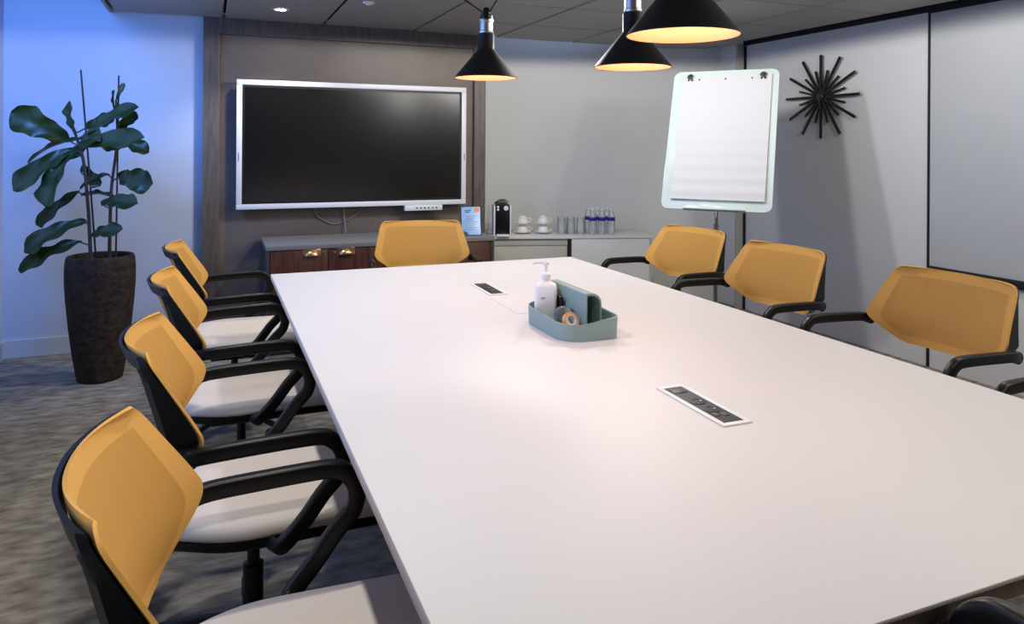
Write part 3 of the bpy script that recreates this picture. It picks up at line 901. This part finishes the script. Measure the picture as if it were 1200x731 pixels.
# water bottles
def make_bottle():
    o = empty('water_bottle')
    bm = B(); lathe(bm, [(.026, 0), (.031, .004), (.031, .05), (.0295, .055), (.031, .060), (.031, .135), (.029, .150), (.016, .178), (.013, .184), (.013, .192)], 24)
    finish('body', bm, WATERP, o)
    bm = B(); lathe(bm, [(.0316, .106), (.0318, .107), (.0318, .133), (.0316, .134)], 24, cap0=False, cap1=False)
    finish('label_band', bm, BLUE, o)
    bm = B(); lathe(bm, [(.0145, .189), (.0148, .190), (.0148, .203), (.013, .205)], 20)
    finish('cap', bm, OFFW, o)
    return o
b0 = make_bottle()
bl = [(.768, .125), (.842, .125), (.918, .125), (.752, .215), (.828, .215), (.904, .215)]
BLAB = ['front left water bottle, beside the tumblers', 'front middle water bottle of the bottles on the cabinet', 'front right water bottle, nearest the flip chart', 'back left water bottle, behind the front row', 'back middle water bottle, behind the front row', 'back right water bottle, behind the front row']
for i, (a, b) in enumerate(bl):
    o = b0 if i == 0 else copy_tree(b0)
    px, py = cabp(a, b); o.location = (px, py, cz + .0005)
    tag(o, 'clear blue-labelled ' + BLAB[i], 'bottle', 'water bottles on the cabinet')

# information card on the sideboard
card = empty('information_card', (1.72, 4.93, .7055), -.10, 'blue printed information card in a dark frame on the right end of the sideboard', 'card')
tilt = Matrix.Rotation(math.radians(-10), 4, 'X')
def cardbox(bm, x0, x1, y0, y1, z0, z1, **k): box(bm, x0, x1, y0, y1, z0, z1, rot=tilt, **k)
bm = B(); cardbox(bm, -.076, .076, 0, .008, .0015, .212); box(bm, -.03, .03, .005, .10, 0, .004); 
finish('frame', bm, BLACKS, card, smooth=False)
bm = B(); cardbox(bm, -.070, .068, -.0012, -.0002, .006, .206)
sh = finish('print', bm, CARDBLUE, card, smooth=False)
bm = B(); cardbox(bm, -.045, .0, -.0022, -.0013, .178, .184); cardbox(bm, -.045, -.008, -.0022, -.0013, .166, .172)
for k in range(8): cardbox(bm, -.042, .046 - .012 * (k % 3), -.0022, -.0013, .140 - .014 * k, .1425 - .014 * k)
for k in (0, 3, 6): cardbox(bm, -.054, -.048, -.0022, -.0013, .139 - .016 * k, .145 - .016 * k)
finish('text_lines', bm, NAVY, sh, smooth=False)
bm = B(); lathe(bm, [(.0205, 0), (.0205, .0011)], 24)
bmesh.ops.transform(bm, matrix=tilt @ Matrix.Translation((.042, -.0013, .184)) @ Matrix.Rotation(PI / 2, 4, 'X'), verts=bm.verts[:])
finish('badge', bm, ORANGE, sh, smooth=False)
bm = B(); prism(bm, [(-.069, .008), (-.069, .030), (-.05, .034), (-.03, .022), (-.022, .008)], .0013, .0022, M=tilt @ Matrix.Rotation(PI / 2, 4, 'X'))
finish('emblem', bm, GREEN, sh, smooth=False)

# ------------------------------------------------------------------ flip chart
yaw, tl = -.86, .363
fc = empty('flip_chart', (2.955, 3.79, 0), yaw, 'white flip chart on a glass board with chrome stand in the right corner', 'flip chart')
# local frame: x along the board, y away from the viewer
Mb = Matrix.Translation((0, .08, 1.404)) @ Matrix.Rotation(-tl, 4, 'X')
off = Vector((3.033, 3.851, 0)) - Vector((2.955, 3.79, 0))
c_, s_ = math.cos(-yaw), math.sin(-yaw)
offl = Vector((c_ * off.x - s_ * off.y, s_ * off.x + c_ * off.y, 0))
Mb = Matrix.Translation((offl.x, offl.y, 1.404)) @ Matrix.Rotation(-tl, 4, 'X')
RX = Matrix.Rotation(PI / 2, 4, 'X')
bm = B(); prism(bm, rrect(.68, .966, .045, 8), -.006, .004, M=Mb @ RX, bev=.0015)
finish('glass_board', bm, BOARD, fc)
# paper pad: a thick block plus a lifting front sheet
bm = B()
pw, ph, pcx, pcz = .575, .865, .010, .012
NX, NZ = 6, 90
front = []
for j in range(NZ + 1):
    z = -ph / 2 + ph * j / NZ; q = 1 - j / NZ
    row = []
    for i in range(NX + 1):
        x = -pw / 2 + pw * i / NX
        y = -.0145 - .012 * q ** 2 - .0026 * math.sin(q * 62) * q ** .8
        row.append(bm.verts.new((x + pcx, y, z + pcz)))
    front.append(row)
for a, b in zip(front, front[1:]):
    for i in range(NX): bm.faces.new((a[i], a[i + 1], b[i + 1], b[i]))
backr = []
for j in range(NZ + 1):
    z = -ph / 2 + ph * j / NZ
    backr.append([bm.verts.new((x_ * pw / 2 + pcx, -.0062, z + pcz)) for x_ in (-1, 1)])
for j in range(NZ):
    bm.faces.new((backr[j][0], backr[j + 1][0], front[j + 1][0], front[j][0])); bm.faces.new((backr[j][1], front[j][NX], front[j + 1][NX], backr[j + 1][1]))
    bm.faces.new((backr[j][0], backr[j][1], backr[j + 1][1], backr[j + 1][0]))
bm.faces.new(front[0] + [backr[0][1], backr[0][0]]); bm.faces.new(front[-1][::-1] + [backr[-1][0], backr[-1][1]])
bmesh.ops.transform(bm, matrix=Mb, verts=bm.verts[:])
pad = finish('paper_pad', bm, PAPER, fc, angle=50)
for x in (-.175, -.005, .165):
    bm = B(); lathe(bm, [(.0055, 0), (.0055, .0012)], 14)
    bmesh.ops.transform(bm, matrix=Mb @ Matrix.Translation((x + pcx, -.0148, ph / 2 + pcz - .028)) @ RX, verts=bm.verts[:])
    finish('punched_hole', bm, SOCK, pad)
for x in (-.235, .235):
    bm = B()
    vs = lathe(bm, [(.020, 0), (.020, .010), (.016, .014), (0, .015)], 24, cap1=False)
    bmesh.ops.transform(bm, matrix=Mb @ Matrix.Translation((x + pcx, -.0155, ph / 2 + pcz - .010)) @ RX, verts=vs)
    h = finish('pad_hook', bm, STEEL, fc)
    bm = B(); vs = []
    for dx in (-.012, .012):
        vs += lathe(bm, [(.006, 0), (.006, .004)], 12, c=(dx, -.022, 0))
    vs += lathe(bm, [(.004, .0151), (.004, .020)], 12)
    bmesh.ops.transform(bm, matrix=Mb @ Matrix.Translation((x + pcx, -.0155, ph / 2 + pcz - .010)) @ RX, verts=vs)
    finish('hook_pin', bm, SOCK, h)
bm = B(); box(bm, -.19, .19, -.045, .004, -.489, -.479, .002, rot=Mb); box(bm, -.19, .19, -.048, -.044, -.489, -.470, .001, rot=Mb)
finish('pen_tray', bm, BOARD, fc)
bm = B(); py_ = .02
lathe(bm, [(.019, .02), (.019, .86), (.013, .862), (.013, 1.2)], 24, c=(0, py_, 0))
finish('pole', bm, STEEL, fc)
bm = B(); box(bm, -.03, .03, py_ + .005, .135, 1.15, 1.19, .004)
finish('bracket', bm, BLACKS, fc)
bm = B(); lathe(bm, [(.20, 0), (.205, .004), (.20, .010), (.06, .018), (.03, .022)], 48, c=(0, py_, 0))
finish('base_plate', bm, STEEL, fc)

# ------------------------------------------------------------------ sunburst clock
ck = empty('wall_clock', (XR, 4.055, 1.716), PI / 2, 'black sunburst clock with spokes on the right wall', 'clock')
# local: x runs along the wall, -y towards the wall, z up ; after the turn local x -> world y, local y -> world -x
def spoke(a, r0, r1, th, y0, y1):
    bm = B()
    c, s = math.cos(a), math.sin(a)
    ex = (.345 / .305) if True else 1
    L = math.hypot(c * ex, s)
    M_ = Matrix(((c * ex / L, 0, -s / L, 0), (0, 1, 0, 0), (s / L, 0, c * ex / L, 0), (0, 0, 0, 1)))
    box(bm, r0, r1 * L, y0, y1, -th, th, .0015, rot=M_)
    return bm
for k in range(12):
    a = 2 * PI * k / 12
    finish('hour_spoke', spoke(a, .0, .303 if k % 3 == 0 else .312, 0.0098, .022, .034), CLOCKB, ck)
for k in range(12):
    a = 2 * PI * (k + .5) / 12
    finish('short_spoke', spoke(a, .0, .195, .0072, .016, .027), CLOCKB, ck)
bm = B(); lathe(bm, [(.030, .0342), (.030, .040), (.024, .044), (0, .044)], 36, cap1=False)
lathe(bm, [(.045, .0), (.045, .0138)], 30)
bmesh.ops.transform(bm, matrix=Matrix.Rotation(-PI / 2, 4, 'X'), verts=bm.verts[:])
finish('hub', bm, CLOCKR, ck)
bm = B(); box(bm, -.003, .003, .0442, .046, -.02, .075); finish('minute_hand', bm, GREYDARK, ck, smooth=False).rotation_euler = (0, PI, 0)
bm = B(); box(bm, -.003, .003, .0465, .048, -.015, .05); finish('hour_hand', bm, GREYDARK, ck, smooth=False).rotation_euler = (0, -.95, 0)

# ------------------------------------------------------------------ whiteboard on the right wall
wb = empty('whiteboard', (XR, 3.195, .58), -PI / 2, 'tall glossy whiteboard panel with black ledge on the right wall', 'whiteboard')
# local x -> world -y ; local y -> world +x (so -y is into the room)
bm = B(); box(bm, .0, 3.4, -.010, -.0005, .046, 1.600, .001); finish('panel', bm, WBOARD, wb, smooth=False)
bm = B(); box(bm, .0, 3.4, -.030, -.0005, .0, .0455, .002); finish('ledge', bm, BLACK_STRIP, wb)
bm = B(); box(bm, .0, 3.4, -.016, -.0005, 1.6005, 1.612, .001); finish('top_rail', bm, BLACK_STRIP, wb)

# ------------------------------------------------------------------ potted fiddle-leaf fig
pl = empty('potted_fig', (-.583, 4.79, 0), -YAW, 'tall fiddle-leaf fig in a rough dark brown pot by the blue-lit wall', 'plant')
bm = B()
lathe(bm, [(.112, 0), (.118, .006), (.140, .14), (.160, .30), (.175, .46), (.181, .56), (.181, .64), (.177, .69), (.170, .706), (.161, .708), (.155, .700), (.155, .66), (0, .66)], 56, cap1=False)
finish('pot', bm, POT, pl)
bm = B()
vs = lathe(bm, [(.1545, .662), (.12, .672), (.06, .676), (0, .678)], 40, cap0=False, cap1=False)
finish('soil', bm, SOIL, pl)
def stick(name, pts, r0, r1, m, n=8):
    bm = B(); sweep(bm, catmull(pts, 8), lambda q: lerp(r0, r1, q), n); return finish(name, bm, m, pl)
stick('stake', [(-.031, .01, .66), (-.08, .01, 1.25), (-.127, .01, 1.772)], .0055, .005, STAKE)
stick('stake', [(.076, .02, .66), (.082, .02, 1.2), (.087, .02, 1.74)], .0055, .005, STAKE)
stick('stem', [(-.05, -.01, .66), (-.065, -.012, .95), (-.095, -.01, 1.236), (-.143, 0, 1.381), (-.165, .0, 1.43)], .011, .007, STEM)
stick('stem', [(.05, .0, .66), (.052, .002, .90), (.058, .004, 1.099), (.088, .005, 1.357), (.084, .005, 1.53), (.082, 0, 1.60)], .011, .006, STEM)
# leaves: base (lateral, z), tip (lateral, z), width, depth of base, depth of tip, way the blade faces (lateral, depth, z)
LV = [((-.184, 1.365), (-.441, 1.518), .169, 0, -.12, (-.1, -1, .35)), ((-.163, 1.413), (-.216, 1.595), .085, .02, .05, (-.6, -1, .2)),
      ((-.147, 1.434), (.01, 1.499), .089, .08, .12, (.2, -1, .4)), ((-.103, 1.376), (.235, 1.556), .12, 0, -.05, (-.4, -.9, .7)),
      ((.08, 1.43), (.185, 1.534), .075, .03, .02, (.5, -1, -.2)), ((-.119, 1.333), (.319, 1.381), .116, -.02, -.15, (.1, -1, .35)),
      ((-.143, 1.376), (-.49, 1.231), .08, .03, .1, (-.2, -.6, .9)), ((-.151, 1.321), (-.441, 1.083), .13, 0, -.1, (0, -1, .3)),
      ((-.15, 1.30), (-.259, .991), .16, -.03, -.10, (-.35, -1, .25)), ((.095, 1.16), (.32, 1.123), .142, 0, -.05, (.1, -1, .1)),
      ((.01, 1.003), (.27, 1.015), .10, -.02, -.12, (.1, -.9, .6)), ((.034, 1.173), (-.151, 1.083), .06, .02, .05, (-.2, -.8, .8)),
      ((-.127, 1.075), (-.398, .866), .085, 0, .05, (.3, -1, .4)), ((.063, 1.043), (-.163, 1.043), .06, .03, .08, (0, -.5, 1)),
      ((-.039, .825), (.175, .866), .089, -.03, -.1, (.1, -.9, .5)), ((-.085, .906), (-.377, .737), .135, 0, -.1, (-.3, -1, .55)),
      ((-.098, .79), (-.404, .629), .115, -.02, -.1, (-.3, -1, .55)), ((.082, 1.526), (.069, 1.655), .05, 0, 0, (-1, -.4, .3)),
      ((.084, 1.60), (.117, 1.698), .030, 0, .02, (.6, -1, .2)),
      ((-.12, 1.32), (-.36, 1.17), .13, .05, .08, (0, -1, .5)), ((-.10, 1.40), (.05, 1.36), .12, .0, -.12, (0, -1, .5)), ((-.13, 1.22), (-.02, 1.10), .08, .03, .02, (0, -1, .3)), ((.06, 1.38), (.25, 1.30), .09, .05, .05, (0, -1, .6)), ((-.13, 1.37), (.07, 1.33), .11, .04, .10, (.1, -.9, .5))]
def leaf(b, t, w, d0, d1, nh, seed):
    rnd = random.Random(seed)
    P_ = Vector((b[0], d0, b[1])); Q_ = Vector((t[0], d1, t[1]))
    ax = Q_ - P_; L = ax.length; ax.normalize()
    nh = Vector(nh); nn = (nh - ax * nh.dot(ax)).normalized(); sd = ax.cross(nn).normalized()
    bm = B(); NL, NW = 22, 10
    ph1, ph2 = rnd.uniform(0, 6), rnd.uniform(0, 6)
    droop = .10 * L
    rows = []
    for i in range(NL + 1):
        s = i / NL
        ww = interp([0, .06, .16, .30, .42, .58, .72, .86, .94, .98, 1], [.05, .34, .56, .66, .68, .90, 1.0, .92, .66, .38, .08], s) * w / 2
        row = []
        for j in range(NW + 1):
            q = -1 + 2 * j / NW
            wv = 1 + .09 * math.sin(s * 19 + ph1 + (2 if q > 0 else 0))
            p = P_ + ax * (s * L) + sd * (q * ww * wv)
            p += nn * (.22 * ww * q * q + 0.075 * w * math.sin(s * 15 + ph2 + 1.6 * q) * q * q + droop * math.sin(PI * s) * .8 - .004 * (1 - abs(q)))
            row.append(bm.verts.new(p))
        rows.append(row)
    for a, c in zip(rows, rows[1:]):
        for j in range(NW): bm.faces.new((a[j], a[j + 1], c[j + 1], c[j]))
    # midrib and stalk
    mid = [P_ + ax * (s * L) + nn * (droop * math.sin(PI * s) * .8 - .005) for s in [k / 10 for k in range(11)]]
    sweep(bm, mid, lambda q: .0035 * (1 - .75 * q), 6)
    return finish('leaf', bm, LEAF, pl, angle=80)
SX = lambda z: interp([.66, 1.236, 1.381, 1.43], [-.05, -.095, -.143, -.165], z)
SX2 = lambda z: interp([.66, 1.099, 1.357, 1.6], [.05, .058, .088, .082], z)
for i, (b, t_, w_, d0, d1, nh) in enumerate(LV):
    lf = leaf(b, t_, w_, d0, d1, nh, i)
    # leaf stalk back to the nearer cane
    cands = [Vector((SX(b[1] - .03), -.005, b[1] - .03)), Vector((SX2(b[1] - .03), .003, b[1] - .03))]
    P_ = Vector((b[0], d0, b[1]))
    c0 = min(cands, key=lambda v: (v - P_).length)
    bm = B(); sweep(bm, [c0, (c0 + P_) / 2 + Vector((0, 0, -.004)), P_ + (Vector((t_[0], d1, t_[1])) - P_) * .04], .0038, 6)
    finish('leaf_stalk', bm, STEM, lf)

# ------------------------------------------------------------------ view
vs_ = scene.view_settings
vs_.view_transform = 'Standard'; vs_.look = 'None'; vs_.gamma = 1; vs_.use_curve_mapping = False
vs_.exposure = 0.28
scene.cycles.max_bounces = 8
scene.cycles.transparent_max_bounces = 12
scene.cycles.sample_clamp_indirect = 4
scene.cycles.caustics_reflective = False; scene.cycles.caustics_refractive = False
